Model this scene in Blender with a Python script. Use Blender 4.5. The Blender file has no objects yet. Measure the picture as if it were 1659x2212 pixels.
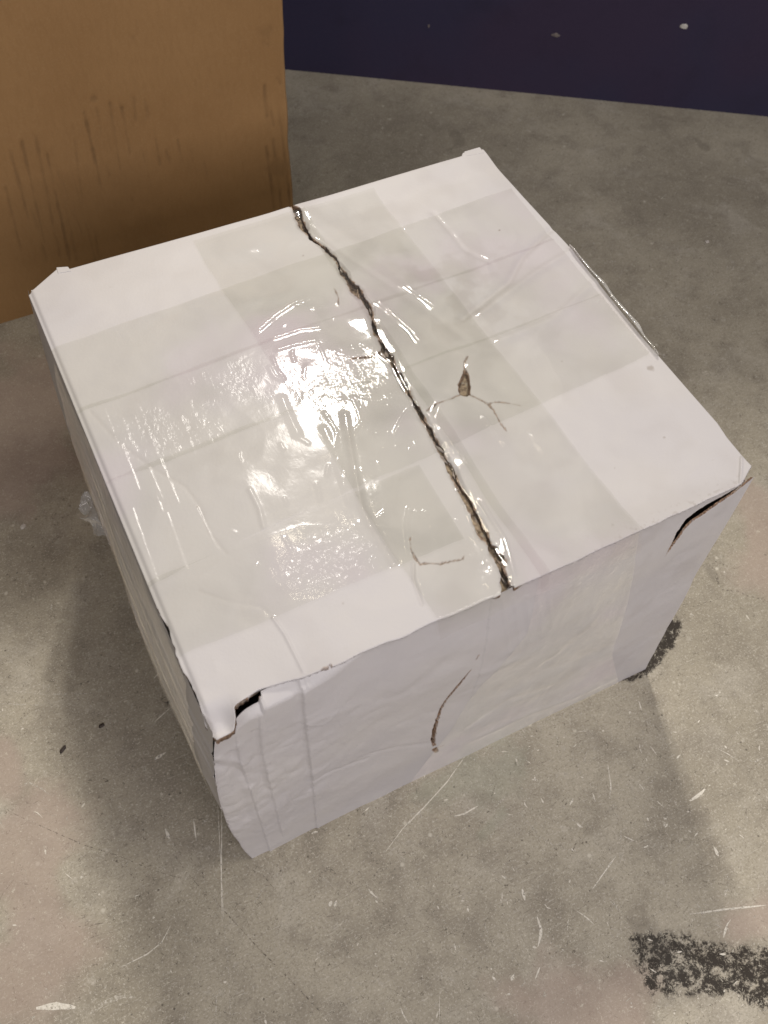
import bpy, math, random
import numpy as np
from mathutils import Euler, Vector

rng = np.random.default_rng(7)
sc = bpy.context.scene
col = sc.collection
R = math.radians

# ------------------------------------------------------------------ camera
CAM_LOC = (-0.0184911, -0.2272180, 0.8847329)
CAM_ROT = (0.5748305, -0.0371611, -0.4597113)
FPX = 2109.95                       # focal length for a frame 1659 px wide
cd = bpy.data.cameras.new('camera')
cd.sensor_fit = 'HORIZONTAL'
cd.sensor_width = 36.0
cd.lens = 36.0 * FPX / 1659.0
cd.clip_start = 0.02
cd.clip_end = 200
cd.dof.use_dof = True
cd.dof.focus_distance = 0.78
cd.dof.aperture_fstop = 14
cam = bpy.data.objects.new('camera', cd)
cam.location = CAM_LOC
cam.rotation_euler = CAM_ROT
col.objects.link(cam)
sc.camera = cam

# ------------------------------------------------------------------ world and lamps
w = bpy.data.worlds.new('World')
sc.world = w
w.use_nodes = True
bg = w.node_tree.nodes['Background']
bg.inputs['Color'].default_value = (1.0, 0.95, 0.92, 1)
bg.inputs['Strength'].default_value = 0.075

def area(name, target, az, el, dist, sx, sy, watts, color, roll=0):
    """ceiling lamp, or the added front fill, seen from `target` at azimuth az (deg from +x), elevation el"""
    d = Vector((math.cos(R(el)) * math.cos(R(az)), math.cos(R(el)) * math.sin(R(az)), math.sin(R(el))))
    l = bpy.data.lights.new(name, 'AREA')
    l.shape = 'RECTANGLE'
    l.size = sx
    l.size_y = sy
    l.energy = watts
    l.color = color
    o = bpy.data.objects.new(name, l)
    o.location = Vector(target) + d * dist
    q = (-d).to_track_quat('-Z', 'Y')
    # area lamps shine along -Z
    o.rotation_euler = q.to_euler()
    if roll:
        o.rotation_euler.rotate_axis('Z', R(roll))
    col.objects.link(o)
    return o

BT = (0.18, 0.20, 0.316)
WARM = (1.0, 0.94, 0.865)
area('ceiling_or_fill_lamp', BT, 69.5, 51.5, 3.2, 0.11, 0.36, 35, WARM)
area('ceiling_or_fill_lamp', BT, 64.5, 51.5, 3.2, 0.11, 0.36, 35, WARM)
area('ceiling_or_fill_lamp', BT, 68, 62.0, 4.2, 0.22, 0.22, 3.8, (1.0, .88, .66))
area('ceiling_or_fill_lamp', BT, -45, 69, 2.3, 0.6, 0.35, 12.5, WARM)
area('ceiling_or_fill_lamp', BT, 227, 50, 3.4, 0.4, 0.4, 9, (1.0, .93, .88))
area('ceiling_or_fill_lamp', BT, 270, 33, 2.5, 1.8, 0.7, 36, (.99, .94, 1.0))  # low fill added to brighten the front faces, no known fixture there

sc.view_settings.view_transform = 'Standard'
sc.view_settings.look = 'None'
sc.view_settings.exposure = -0.10
sc.view_settings.gamma = 1.0

# ------------------------------------------------------------------ maths helpers
_M = np.array(Euler(CAM_ROT, 'XYZ').to_matrix())
_C = np.array(CAM_LOC)
H, W, D = 0.3163, 0.42, 0.4137

def ray(px, py):
    return _M @ np.array([(px - 829.5) / FPX, -(py - 1106.0) / FPX, -1.0])

def at(px, py, z=0.0):
    """point of the horizontal plane z that the photograph shows at px, py"""
    d = ray(px, py)
    return _C + d * ((z - _C[2]) / d[2])

def aty(px, py, y=0.0):
    d = ray(px, py)
    return _C + d * ((y - _C[1]) / d[1])

def top2(*pts):
    return np.array([at(a, b, H)[:2] for a, b in pts])

def flo(*pts):
    return np.array([at(a, b, 0)[:2] for a, b in pts])

_perm = np.random.default_rng(3).permutation(256)
_grad = np.random.default_rng(4).uniform(-1, 1, 256)

def vnoise(x, y, seed=0):
    xi = np.floor(x).astype(int); yi = np.floor(y).astype(int)
    xf = x - xi; yf = y - yi
    u = xf * xf * xf * (xf * (xf * 6 - 15) + 10); v = yf * yf * yf * (yf * (yf * 6 - 15) + 10)
    def g(a, b):
        return _grad[_perm[(_perm[(a + seed * 17) & 255] + b) & 255]]
    n00 = g(xi, yi); n10 = g(xi + 1, yi); n01 = g(xi, yi + 1); n11 = g(xi + 1, yi + 1)
    return (n00 * (1 - u) + n10 * u) * (1 - v) + (n01 * (1 - u) + n11 * u) * v

def fbm(x, y, s, octv=4, seed=0):
    a = 1.0; t = 0; o = 0
    for k in range(octv):
        o = o + a * vnoise(x * s + 11.3 * k, y * s - 7.1 * k, seed + k)
        t += a; a *= .5; s *= 2.03
    return o / t

def sm(a, b, x):
    t = np.clip((x - a) / (b - a), 0, 1)
    return t * t * (3 - 2 * t)

def poly_dist(X, Y, pts, vals=None):
    """distance to a polyline, and a value interpolated along it"""
    pts = np.asarray(pts, float)
    best = np.full(X.shape, 1e9); val = np.zeros(X.shape); side = np.zeros(X.shape)
    if vals is None: vals = np.ones(len(pts))
    for i in range(len(pts) - 1):
        a, b = pts[i], pts[i + 1]
        d = b - a
        L2 = max((d ** 2).sum(), 1e-12)
        t = np.clip(((X - a[0]) * d[0] + (Y - a[1]) * d[1]) / L2, 0, 1)
        dx = X - a[0] - t * d[0]; dy = Y - a[1] - t * d[1]
        dd = np.sqrt(dx * dx + dy * dy)
        m = dd < best
        best = np.where(m, dd, best)
        val = np.where(m, vals[i] * (1 - t) + vals[i + 1] * t, val)
        side = np.where(m, np.sign(dx * d[1] - dy * d[0]), side)
    return best, val, side

# ------------------------------------------------------------------ mesh helpers
def link(o, parent=None):
    col.objects.link(o)
    if parent is not None: o.parent = parent
    return o

def mesh_obj(name, verts, faces, mat, parent=None, attrs=None, smooth=True):
    """verts (n,3) array, faces: (m,4) or (m,3) array or list of tuples"""
    me = bpy.data.meshes.new(name)
    verts = np.asarray(verts, np.float32)
    if isinstance(faces, np.ndarray):
        k = faces.shape[1]
        me.vertices.add(len(verts)); me.vertices.foreach_set('co', verts.ravel())
        me.loops.add(faces.size); me.loops.foreach_set('vertex_index', faces.astype(np.int32).ravel())
        me.polygons.add(len(faces))
        me.polygons.foreach_set('loop_start', np.arange(0, faces.size, k, dtype=np.int32))
        me.update(calc_edges=True)
        me.validate()
    else:
        me.from_pydata(verts.tolist(), [], faces)
    me.polygons.foreach_set('use_smooth', np.full(len(me.polygons), smooth))
    for an, av in (attrs or {}).items():
        a = me.attributes.new(an, 'FLOAT', 'POINT')
        a.data.foreach_set('value', np.asarray(av, np.float32).ravel())
    me.materials.append(mat)
    me.update()
    return link(bpy.data.objects.new(name, me), parent)

def grid_faces(ny, nx, flip=False, hole=None):
    i = np.arange(ny * nx).reshape(ny, nx)
    a = i[:-1, :-1].ravel(); b = i[:-1, 1:].ravel(); c = i[1:, 1:].ravel(); d = i[1:, :-1].ravel()
    f = np.stack([a, b, c, d], 1)
    if hole is not None: f = f[~hole.ravel()[f].all(1)]
    return f[:, ::-1].copy() if flip else f

def loop_idx(ny, nx):
    i = np.arange(ny * nx).reshape(ny, nx)
    return np.concatenate([i[0, :-1], i[:-1, -1], i[-1, :0:-1], i[:0:-1, 0]])

def slab(name, X, Y, Z, mat, parent, thick=.0035, attrs=None, rim=None, out=.0004, hole=None):
    """sheet of board with a rounded, solid rim; rim(bx,by) gives the attributes of the cut edge"""
    ny, nx = X.shape
    V = np.stack([X.ravel(), Y.ravel(), Z.ravel()], 1)
    F = grid_faces(ny, nx, hole=hole)
    L = loop_idx(ny, nx); B = V[L]
    t = np.roll(B, -1, 0) - np.roll(B, 1, 0)
    n = np.stack([t[:, 1], -t[:, 0]], 1); n /= (np.linalg.norm(n, axis=1)[:, None] + 1e-9)
    r1 = B.copy(); r1[:, :2] += n * out; r1[:, 2] -= out * .9
    r2 = r1.copy(); r2[:, 2] -= .0004
    r3 = r2.copy(); r3[:, 2] -= thick(B[:, 0], B[:, 1])
    r3[:, :2] += n * (.0005 * vnoise(B[:, 0] * 900, B[:, 1] * 900, 5))[:, None]
    r4 = r3.copy(); r4[:, :2] -= n * .004
    N = len(V); m = len(L)
    V = np.concatenate([V, r1, r2, r3, r4])
    fs = [F]
    prev = L
    for k in range(4):
        cur = N + k * m + np.arange(m)
        fs.append(np.stack([prev, np.roll(prev, -1), np.roll(cur, -1), cur], 1)[:, ::-1])
        prev = cur
    F = np.concatenate(fs)
    A = {}
    for an, av in (attrs or {}).items():
        a = av.ravel()
        ra = rim(an, B[:, 0], B[:, 1], a[L]) if rim else a[L]
        A[an] = np.concatenate([a, a[L], ra, ra, ra])
    return mesh_obj(name, V, F, mat, parent, A)

def box_mesh(x0, x1, y0, y1, z0, z1):
    v = [(x, y, z) for z in (z0, z1) for y in (y0, y1) for x in (x0, x1)]
    f = [(0, 2, 3, 1), (4, 5, 7, 6), (0, 1, 5, 4), (2, 6, 7, 3), (0, 4, 6, 2), (1, 3, 7, 5)]
    return v, f

# ------------------------------------------------------------------ material helpers
class NT:
    def __init__(s, name):
        s.m = bpy.data.materials.new(name); s.m.use_nodes = True
        s.t = s.m.node_tree; s.t.nodes.clear()
    def n(s, typ, ins=None, **kw):
        x = s.t.nodes.new(typ)
        for k, v in kw.items(): setattr(x, k, v)
        for k, v in (ins or {}).items():
            if isinstance(v, bpy.types.NodeSocket): s.t.links.new(v, x.inputs[k])
            else: x.inputs[k].default_value = v
        return x
    def mix(s, fac, a, b, mode='MIX'):
        x = s.n('ShaderNodeMix', data_type='RGBA', blend_type=mode)
        for k, v in ((0, fac), (6, a), (7, b)):
            if isinstance(v, bpy.types.NodeSocket): s.t.links.new(v, x.inputs[k])
            else: x.inputs[k].default_value = v
        return x.outputs[2]
    def math(s, op, a, b=0.0, c=None):
        x = s.n('ShaderNodeMath', operation=op)
        for k, v in enumerate((a, b) if c is None else (a, b, c)):
            if isinstance(v, bpy.types.NodeSocket): s.t.links.new(v, x.inputs[k])
            else: x.inputs[k].default_value = v
        return x.outputs[0]
    def ramp(s, fac, lo, hi, clamp=True):
        x = s.n('ShaderNodeMapRange', {'Value': fac, 'From Min': lo, 'From Max': hi}, interpolation_type='SMOOTHSTEP')
        return x.outputs[0]
    def pos(s, scale=(1, 1, 1), rot=(0, 0, 0)):
        g = s.n('ShaderNodeNewGeometry')
        x = s.n('ShaderNodeMapping', {'Vector': g.outputs['Position'], 'Scale': scale, 'Rotation': rot})
        return x.outputs[0]
    def noise(s, vec, scale, detail=3, rough=.5, dist=0.0):
        return s.n('ShaderNodeTexNoise', {'Vector': vec, 'Scale': scale, 'Detail': detail, 'Roughness': rough, 'Distortion': dist}).outputs[0]
    def attr(s, name):
        return s.n('ShaderNodeAttribute', attribute_name=name).outputs['Fac']
    def out(s, sh):
        o = s.n('ShaderNodeOutputMaterial'); s.t.links.new(sh, o.inputs[0]); return s.m

def bump(k, h, strength, dist, normal=None):
    ins = {'Height': h, 'Strength': strength, 'Distance': dist}
    if normal is not None: ins['Normal'] = normal
    return k.n('ShaderNodeBump', ins).outputs[0]

# white coated board: attributes kraft (torn to the brown core) and dirt
def mat_white(name):
    k = NT(name); p = k.pos()
    kr = k.attr('kraft'); di = k.attr('dirt')
    n1 = k.noise(p, 9, 4); n2 = k.noise(p, 900, 2); n3 = k.noise(p, 60, 5, .6)
    c = k.mix(k.ramp(n1, .35, .65), (.575, .552, .530, 1), (.55, .530, .527, 1))
    c = k.mix(k.math('MULTIPLY', k.ramp(n3, .55, .8), .12), c, (.60, .56, .52, 1))
    c = k.mix(k.math('MULTIPLY', k.ramp(n2, .3, .8), .10), c, (.60, .55, .50, 1))
    c = k.mix(k.math('MULTIPLY', k.ramp(k.noise(p, 22, 5, .65, .6), .52, .75), .16), c, (.52, .50, .50, 1))
    c = k.mix(k.math('MULTIPLY', k.ramp(k.noise(p, 160, 4, .75), .66, .76), .35), c, (.44, .40, .35, 1))
    c = k.mix(di, c, (.28, .235, .19, 1))
    f1 = k.noise(k.pos((1, 1, 1)), 700, 4, .7)
    kc = k.mix(k.ramp(f1, .35, .65), (.075, .042, .026, 1), (.42, .28, .18, 1))
    kc = k.mix(k.ramp(k.noise(p, 130, 3, .6), .56, .66), kc, (.42, .37, .31, 1))
    c = k.mix(kr, c, kc)
    nb = bump(k, k.noise(p, 420, 4, .6), .25, .0004)
    nb = bump(k, f1, k.math('MULTIPLY', kr, .8), .001, nb)
    b = k.n('ShaderNodeBsdfPrincipled', {'Base Color': c, 'Roughness': k.math('ADD', .5, k.math('MULTIPLY', kr, .4)), 'Normal': nb, 'Specular IOR Level': .35})
    return k.out(b.outputs[0])

MW = mat_white('white_coated_board')

def mat_kraft_in():
    k = NT('inner_board'); p = k.pos()
    f = k.noise(p, 300, 5, .7)
    c = k.mix(k.ramp(f, .3, .7), (.10, .068, .045, 1), (.50, .39, .27, 1))
    c = k.mix(k.ramp(k.noise(p, 90, 3, .6), .57, .64), c, (.38, .34, .28, 1))
    b = k.n('ShaderNodeBsdfPrincipled', {'Base Color': c, 'Roughness': .95, 'Normal': bump(k, f, .8, .002)})
    return k.out(b.outputs[0])
MK = mat_kraft_in()

# clear packing tape: film that lets the board show, gloss with fine wrinkles
def mat_tape(name, tint=(.955, .956, .941, 1), rough=.05, milk=.008, refl=1.0):
    """film stuck to the board: the light goes through it both ways and its face shines"""
    k = NT(name)
    cr = k.attr('crinkle'); ma = k.attr('matte')
    p = k.pos()
    pa = k.pos((1.0, .4, 1))
    n_sm = k.noise(p, 50, 3, .5, .4)
    n_me = k.noise(pa, 190, 3, .6, .8)
    n_fi = k.noise(pa, 520, 2, .6)
    vor = k.n('ShaderNodeTexVoronoi', {'Vector': p, 'Scale': 290}, feature='SMOOTH_F1').outputs['Distance']
    b0 = bump(k, n_sm, k.math('MULTIPLY_ADD', cr, .4, .07), .0026)
    b1 = bump(k, n_me, cr, .0022, b0)
    b2 = bump(k, vor, k.math('MULTIPLY', cr, .7), .0012, b1)
    b3 = bump(k, n_fi, k.math('MULTIPLY', cr, .5), .0008, b2)
    haze = k.ramp(k.noise(p, 35, 4, .6), .35, .75)
    t2 = tuple(v - .035 for v in tint[:3]) + (1,)
    t3 = (min(1, tint[0] + .006), tint[1] - .010, min(1, tint[2] + .012), 1)
    tc = k.mix(k.ramp(k.noise(p, 17, 4, .55, .8), .38, .68), tint, t2)
    tc = k.mix(k.ramp(k.noise(p, 9, 3, .5), .5, .7), tc, t3)
    tr = k.n('ShaderNodeBsdfTransparent', {'Color': tc})
    df = k.n('ShaderNodeBsdfDiffuse', {'Color': (.70, .69, .66, 1)})
    m0 = k.n('ShaderNodeMixShader', {0: k.math('MULTIPLY_ADD', haze, milk * 1.5, milk), 1: tr.outputs[0], 2: df.outputs[0]})
    fr = k.n('ShaderNodeFresnel', {'IOR': 1.5, 'Normal': b3}).outputs[0]
    fr = k.math('MINIMUM', k.math('MULTIPLY', fr, refl), .5)
    fr = k.math('MULTIPLY', fr, k.attr('bare'))
    fr = k.math('MULTIPLY', fr, k.math('MULTIPLY_ADD', ma, -.93, 1.0))
    fr = k.math('MULTIPLY', fr, k.math('SUBTRACT', 1.0, k.n('ShaderNodeNewGeometry').outputs['Backfacing']))
    cc = k.n('ShaderNodeCombineColor', {0: fr, 1: fr, 2: fr}).outputs[0]
    gl = k.n('ShaderNodeBsdfGlossy', {'Color': cc, 'Roughness': k.math('MULTIPLY_ADD', ma, .11, rough), 'Normal': b3})
    m = k.n('ShaderNodeAddShader', {0: m0.outputs[0], 1: gl.outputs[0]})
    return k.out(m.outputs[0])
MT = mat_tape('clear_packing_tape', rough=.045, refl=.75)
MTF = mat_tape('clear_packing_tape_side', tint=(.970, .974, .960, 1), refl=.8)
MT2 = mat_tape('clear_packing_tape_doubled', tint=(.95, .95, .94, 1), rough=.09, milk=.05)
MT3 = mat_tape('crumpled_packing_tape', tint=(.93, .93, .92, 1), rough=.12, milk=.16, refl=1.5)

# ------------------------------------------------------------------ floor
def build_floor():
    k = NT('polished_concrete'); p = k.pos()
    blk = k.attr('black'); pink = k.attr('pink'); grn = k.attr('green'); wear = k.attr('wear')
    big = k.noise(p, 4.5, 4, .55); mid = k.noise(p, 26, 5, .6); fine = k.noise(p, 420, 4, .75); fine2 = k.noise(p, 150, 5, .7)
    c = k.mix(k.ramp(big, .3, .7), (.305, .272, .208, 1), (.455, .412, .318, 1))
    c = k.mix(k.math('MULTIPLY', k.ramp(mid, .42, .70), .6), c, (.235, .206, .160, 1))
    c = k.mix(k.math('MULTIPLY', k.ramp(k.noise(p, 13, 5, .65, .5), .5, .72), .4), c, (.56, .52, .43, 1))
    c = k.mix(k.math('MULTIPLY', k.ramp(k.noise(p, 75, 4, .7), .60, .70), .55), c, (.60, .56, .47, 1))
    c = k.mix(k.math('MULTIPLY', k.ramp(fine2, .52, .75), .6), c, (.25, .222, .175, 1))
    c = k.mix(k.math('MULTIPLY', k.ramp(fine, .47, .72), .55), c, (.17, .148, .113, 1))
    c = k.mix(k.math('MULTIPLY', k.ramp(k.noise(p, 520, 3, .7), .54, .70), .7), c, (.66, .62, .53, 1))
    # fine criss-cross polishing scratches
    for i, (ang, st, lo, dark) in enumerate(((20, 14, .64, 1), (118, 13, .64, 0), (75, 12, .66, 1))):
        q = k.pos((1, st, 1), (0, 0, R(ang)))
        s_ = k.noise(q, 62 + 7 * i, 3, .6, .25)
        c = k.mix(k.math('MULTIPLY', k.ramp(s_, lo - .02, lo + .04), .35), c, (.16, .138, .105, 1) if dark else (.66, .62, .53, 1))
    # short curling hair marks: thin bands of a warped noise, broken up by another
    def hairs(sc_, wd, seed, keep):
        q = k.n('ShaderNodeMapping', {'Vector': p, 'Location': (seed * 3.1, seed * 1.7, 0), 'Rotation': (0, 0, seed)}).outputs[0]
        n_ = k.noise(q, sc_, 1, .4, .8)
        band = k.math('SUBTRACT', 1.0, k.ramp(k.math('ABSOLUTE', k.math('SUBTRACT', n_, .5)), 0.0, wd))
        return k.math('MULTIPLY', band, k.ramp(k.noise(q, sc_ * .55, 3, .7), keep, keep + .07))
    h1 = hairs(210, .022, 1.3, .53); h2 = hairs(150, .016, 2.9, .57); h3 = hairs(260, .026, 4.1, .52); h4 = hairs(120, .013, 5.3, .60)
    c = k.mix(k.math('MULTIPLY', h1, .95), c, (.13, .112, .082, 1))
    c = k.mix(k.math('MULTIPLY', h2, .75), c, (.11, .093, .07, 1))
    # pits and pale grit
    vd = k.n('ShaderNodeTexVoronoi', {'Vector': p, 'Scale': 95.0}, feature='F1')
    pit = k.math('MULTIPLY', k.math('SUBTRACT', 1.0, k.ramp(vd.outputs['Distance'], .05, .13)), k.ramp(k.noise(p, 31, 2), .56, .60))
    c = k.mix(k.math('MULTIPLY', pit, .8), c, (.10, .085, .065, 1))
    vl = k.n('ShaderNodeTexVoronoi', {'Vector': p, 'Scale': 60.0}, feature='F1')
    grit = k.math('MULTIPLY', k.math('SUBTRACT', 1.0, k.ramp(vl.outputs['Distance'], .06, .16)), k.ramp(k.noise(p, 19, 2, .5, .6), .57, .61))
    c = k.mix(k.math('MULTIPLY', grit, .65), c, (.68, .64, .53, 1))
    c = k.mix(k.math('MULTIPLY', pink, .55), c, (.43, .335, .275, 1))
    c = k.mix(k.math('MULTIPLY', grn, .3), c, (.33, .35, .26, 1))
    c = k.mix(k.math('MULTIPLY', wear, .8), c, (.17, .148, .115, 1))
    # worn black marks: what is left of them in blotches
    bn = k.math('ADD', k.math('MULTIPLY', k.noise(p, 95, 8, .78, .4), .72), k.math('MULTIPLY', k.noise(p, 430, 3, .8), .28))
    bm = k.ramp(k.math('ADD', bn, k.math('MULTIPLY', blk, .085)), .505, .60)
    bm = k.math('MULTIPLY', bm, k.ramp(blk, .0, .6))
    c = k.mix(k.math('MULTIPLY', bm, .98), c, (.026, .019, .013, 1))
    c = k.mix(k.math('MULTIPLY', h3, .8), c, (.62, .58, .47, 1))
    c = k.mix(k.math('MULTIPLY', h4, .6), c, (.66, .62, .51, 1))
    ro = k.math('MULTIPLY_ADD', k.ramp(mid, .3, .7), .18, .40)
    nb = bump(k, fine2, .2, .0008); nb = bump(k, big, .15, .01, nb)
    b = k.n('ShaderNodeBsdfPrincipled', {'Base Color': c, 'Roughness': ro, 'Normal': nb, 'Specular IOR Level': .32})
    mat = k.out(b.outputs[0])
    # non-uniform grid: fine under the photograph, coarse further out
    def axis(lo, hi, a, b, s):
        return np.concatenate([[lo, lo * .5 + a * .5, a - .15], np.arange(a, b, s), [b + .15, hi * .5 + b * .5, hi]])
    xs = axis(-6, 6, -.55, 1.35, .004); ys = axis(-6, 7, -.45, 1.4, .004)
    X, Y = np.meshgrid(xs, ys)
    sh = X.shape
    def blob(pts, r, seed, amp=.4, sc_=40):
        d, _, _ = poly_dist(X, Y, flo(*pts))
        return sm(r, r * .35, d + amp * r * fbm(X, Y, sc_, 3, seed))
    def poly_mask(pts, soft):
        P = flo(*pts); inside = np.zeros(sh, bool); n = len(P); j = n - 1
        for i in range(n):
            xi, yi = P[i]; xj, yj = P[j]
            cond = ((yi > Y) != (yj > Y)) & (X < (xj - xi) * (Y - yi) / (yj - yi + 1e-12) + xi)
            inside ^= cond; j = i
        d, _, _ = poly_dist(X, Y, np.vstack([P, P[:1]]))
        sd = np.where(inside, d, -d) + .004 * fbm(X, Y, 90, 3, 8)
        return sm(-soft * .3, soft, sd)
    black = poly_mask([(1352, 2012), (1430, 2008), (1500, 2018), (1575, 2036), (1700, 2045), (1700, 2215), (1640, 2180), (1560, 2160), (1400, 2150), (1372, 2080)], .010)
    black = np.maximum(black, poly_mask([(1452, 1322), (1474, 1345), (1462, 1390), (1438, 1418), (1412, 1452), (1360, 1476), (1330, 1468), (1340, 1400), (1380, 1380)], .007) * 1.7)
    black = np.maximum(black, .45 * blob([(352, 1508), (372, 1512)], .008, 3))
    pink = np.zeros(sh)
    for pts, r in (([(10, 830), (60, 1000)], .07), ([(90, 1760), (40, 1900), (100, 2060)], .05), ([(0, 1640), (20, 1700)], .03), ([(1640, 1230), (1640, 1080)], .035), ([(1200, 2140), (1330, 2200)], .05), ([(20, 2160), (0, 2100)], .05), ([(1650, 1980), (1600, 1990)], .03)):
        pink = np.maximum(pink, blob(pts, r, 12, .7, 22))
    green = np.zeros(sh)
    for pts, r in (([(1010, 1680), (1060, 1700)], .035), ([(1040, 1800), (1060, 1780)], .008), ([(1130, 1640), (1125, 1652)], .006), ([(960, 1700), (1100, 1640)], .03)):
        green = np.maximum(green, blob(pts, r, 15, .7, 60))
    wear = np.zeros(sh)
    for pts, r in (([(985, 290), (995, 310)], .012), ([(1500, 300), (1520, 318)], .012), ([(980, 285), (975, 292)], .008), ([(1530, 1225), (1545, 1250)], .004), ([(1100, 500), (1180, 640)], .05), ([(1380, 2010), (1420, 2040)], .02)):
        wear = np.maximum(wear, .55 * blob(pts, r, 18, .8, 70))
    o = mesh_obj('floor', np.stack([X.ravel(), Y.ravel(), np.zeros(X.size)], 1), grid_faces(*sh), mat, None,
                 {'black': black, 'pink': pink, 'green': green, 'wear': wear}, True)
    o['kind'] = 'structure'; o['label'] = 'worn grey polished concrete floor with fine scratches'
    return o
floor = build_floor()

# long scratches, flecks and cracks in the concrete, as thin worn marks lying on it
def mat_mark(name, c1, c2, cover):
    k = NT(name); p = k.pos()
    f = k.noise(p, 480, 3, .7)
    b = k.n('ShaderNodeBsdfPrincipled', {'Base Color': k.mix(k.ramp(f, .3, .7), c1, c2), 'Roughness': .7})
    t = k.n('ShaderNodeBsdfTransparent')
    m = k.n('ShaderNodeMixShader', {0: k.math('MULTIPLY', k.ramp(k.noise(p, 350, 3, .7), .62 - cover * .35, .78 - cover * .3), min(1, .5 + cover * .5)), 1: t.outputs[0], 2: b.outputs[0]})
    return k.out(m.outputs[0])

class Ribbons:
    def __init__(s): s.v = []; s.f = []; s.z = .00015
    def add(s, pts, wid, taper=True, jit=.0):
        pts = np.asarray(pts, float)
        # resample
        seg = np.linalg.norm(np.diff(pts, axis=0), axis=1); L = seg.sum()
        n = int(max(4, min(60, L / .004)))
        t = np.concatenate([[0], np.cumsum(seg)]); u = np.linspace(0, L, n)
        q = np.stack([np.interp(u, t, pts[:, 0]), np.interp(u, t, pts[:, 1])], 1)
        if jit: q = q + rng.normal(0, jit, q.shape)
        d = np.gradient(q, axis=0); d /= np.linalg.norm(d, axis=1)[:, None] + 1e-9
        nn = np.stack([-d[:, 1], d[:, 0]], 1)
        ww = wid * np.ones(n) * (np.sin(np.linspace(.12, math.pi - .12, n)) ** .6 if taper else 1)
        ww = ww * rng.uniform(.6, 1.3, n)
        s.z += 2.5e-7
        b = len(s.v)
        for a, m, x in zip(q, nn, ww):
            s.v.append((*(a + m * x / 2), s.z)); s.v.append((*(a - m * x / 2), s.z))
        for i in range(n - 1):
            s.f.append((b + 2 * i, b + 2 * i + 1, b + 2 * i + 3, b + 2 * i + 2))
    def build(s, name, mat):
        o = mesh_obj(name, np.array(s.v), np.array(s.f), mat, floor)
        o['kind'] = 'stuff'
        return o

ML = mat_mark('pale_scuff', (.80, .76, .66, 1), (.62, .58, .48, 1), 1.0)
MF = mat_mark('faint_scuff', (.68, .64, .54, 1), (.58, .54, .45, 1), .6)
MD = mat_mark('dark_scratch', (.17, .145, .11, 1), (.24, .21, .165, 1), .45)
lt, ft, dk = Ribbons(), Ribbons(), Ribbons()
lt.add(flo((1004, 1634), (965, 1690), (915, 1745), (870, 1790), (833, 1840)), .0011)
lt.add(flo((478, 1725), (479, 1800), (478, 1900), (480, 1990)), .0009)
lt.add(flo((470, 1730), (476, 1850), (483, 1985)), .0006)
ft.add(flo((484, 1990), (494, 2100), (499, 2212)), .001)
ft.add(flo((468, 2130), (466, 2212)), .001)
lt.add(flo((78, 2178), (120, 2173), (163, 2176)), .0055)
ft.add(flo((195, 2190), (225, 2165), (262, 2152), (290, 2155)), .004)
lt.add(flo((270, 2085), (320, 2060), (350, 2035), (368, 2000)), .0011)
ft.add(flo((380, 2010), (378, 2040), (370, 2075)), .0012)
lt.add(flo((1490, 1730), (1510, 1718), (1523, 1704)), .0032)
lt.add(flo((1128, 1920), (1134, 1945)), .0028)
lt.add(flo((1313, 1652), (1320, 1700), (1316, 1725)), .0012)
lt.add(flo((1160, 1980), (1170, 2010), (1162, 2045)), .0022)
lt.add(flo((1490, 1975), (1560, 1965), (1659, 1955)), .0016)
ft.add(flo((1120, 1750), (1160, 1800), (1200, 1830), (1250, 1840)), .001)
lt.add(flo((1110, 2105), (1104, 2118)), .003)
lt.add(flo((1156, 2115), (1166, 2090)), .002)
lt.add(flo((712, 1958), (716, 1946)), .0028); lt.add(flo((722, 1958), (727, 1945)), .0028)
lt.add(flo((334, 1640), (348, 1632), (358, 1625)), .003)
lt.add(flo((357, 1790), (366, 1812)), .003)
ft.add(flo((0, 1490), (100, 1500), (200, 1498)), .0014)
ft.add(flo((0, 1520), (60, 1522), (90, 1524)), .0014)
ft.add(flo((400, 2185), (398, 2205)), .003)
ft.add(flo((40, 1700), (60, 1690), (85, 1700), (105, 1715)), .002)
lt.add(flo((418, 1770), (424, 1815)), .0013)
lt.add(flo((1280, 1920), (1330, 1850)), .0015); ft.add(flo((1316, 1940), (1345, 1975)), .0028)
lt.add(flo((1543, 1830), (1552, 1850)), .003)
dk.add(flo((30, 1758), (90, 1785), (180, 1825), (260, 1850), (330, 1880), (400, 1900)), .0008)
dk.add(flo((455, 1935), (500, 1985), (560, 2050), (640, 2130), (705, 2200), (730, 2240)), .0011)
dk.add(flo((430, 1850), (446, 1930)), .0009)
dk.add(flo((375, 1845), (400, 1880), (460, 1950)), .0007)
dk.add(flo((560, 1880), (600, 1930)), .0007)
dk.add(flo((150, 2005), (250, 1990)), .0006)
dk.add(flo((1560, 1290), (1500, 1310), (1460, 1302), (1450, 1290)), .0014, jit=.0006)
dk.add(flo((1530, 1205), (1560, 1218), (1590, 1230), (1600, 1225)), .0014, jit=.0008)
dk.add(flo((1545, 1235), (1552, 1258), (1560, 1275), (1590, 1275), (1625, 1290), (1655, 1296)), .0016, jit=.0008)
dk.add(flo((1510, 1200), (1500, 1215), (1520, 1222), (1545, 1215)), .0013, jit=.0008)
dk.add(flo((1545, 1230), (1550, 1262)), .0035, jit=.0008)
dk.add(flo((1186, 1810), (1180, 1826)), .0012); dk.add(flo((1240, 1835), (1246, 1815), (1232, 1850)), .0012)
dk.add(flo((1072, 1690), (1062, 1720)), .0012)
dk.add(flo((1650, 1200), (1659, 1195)), .003)
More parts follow.
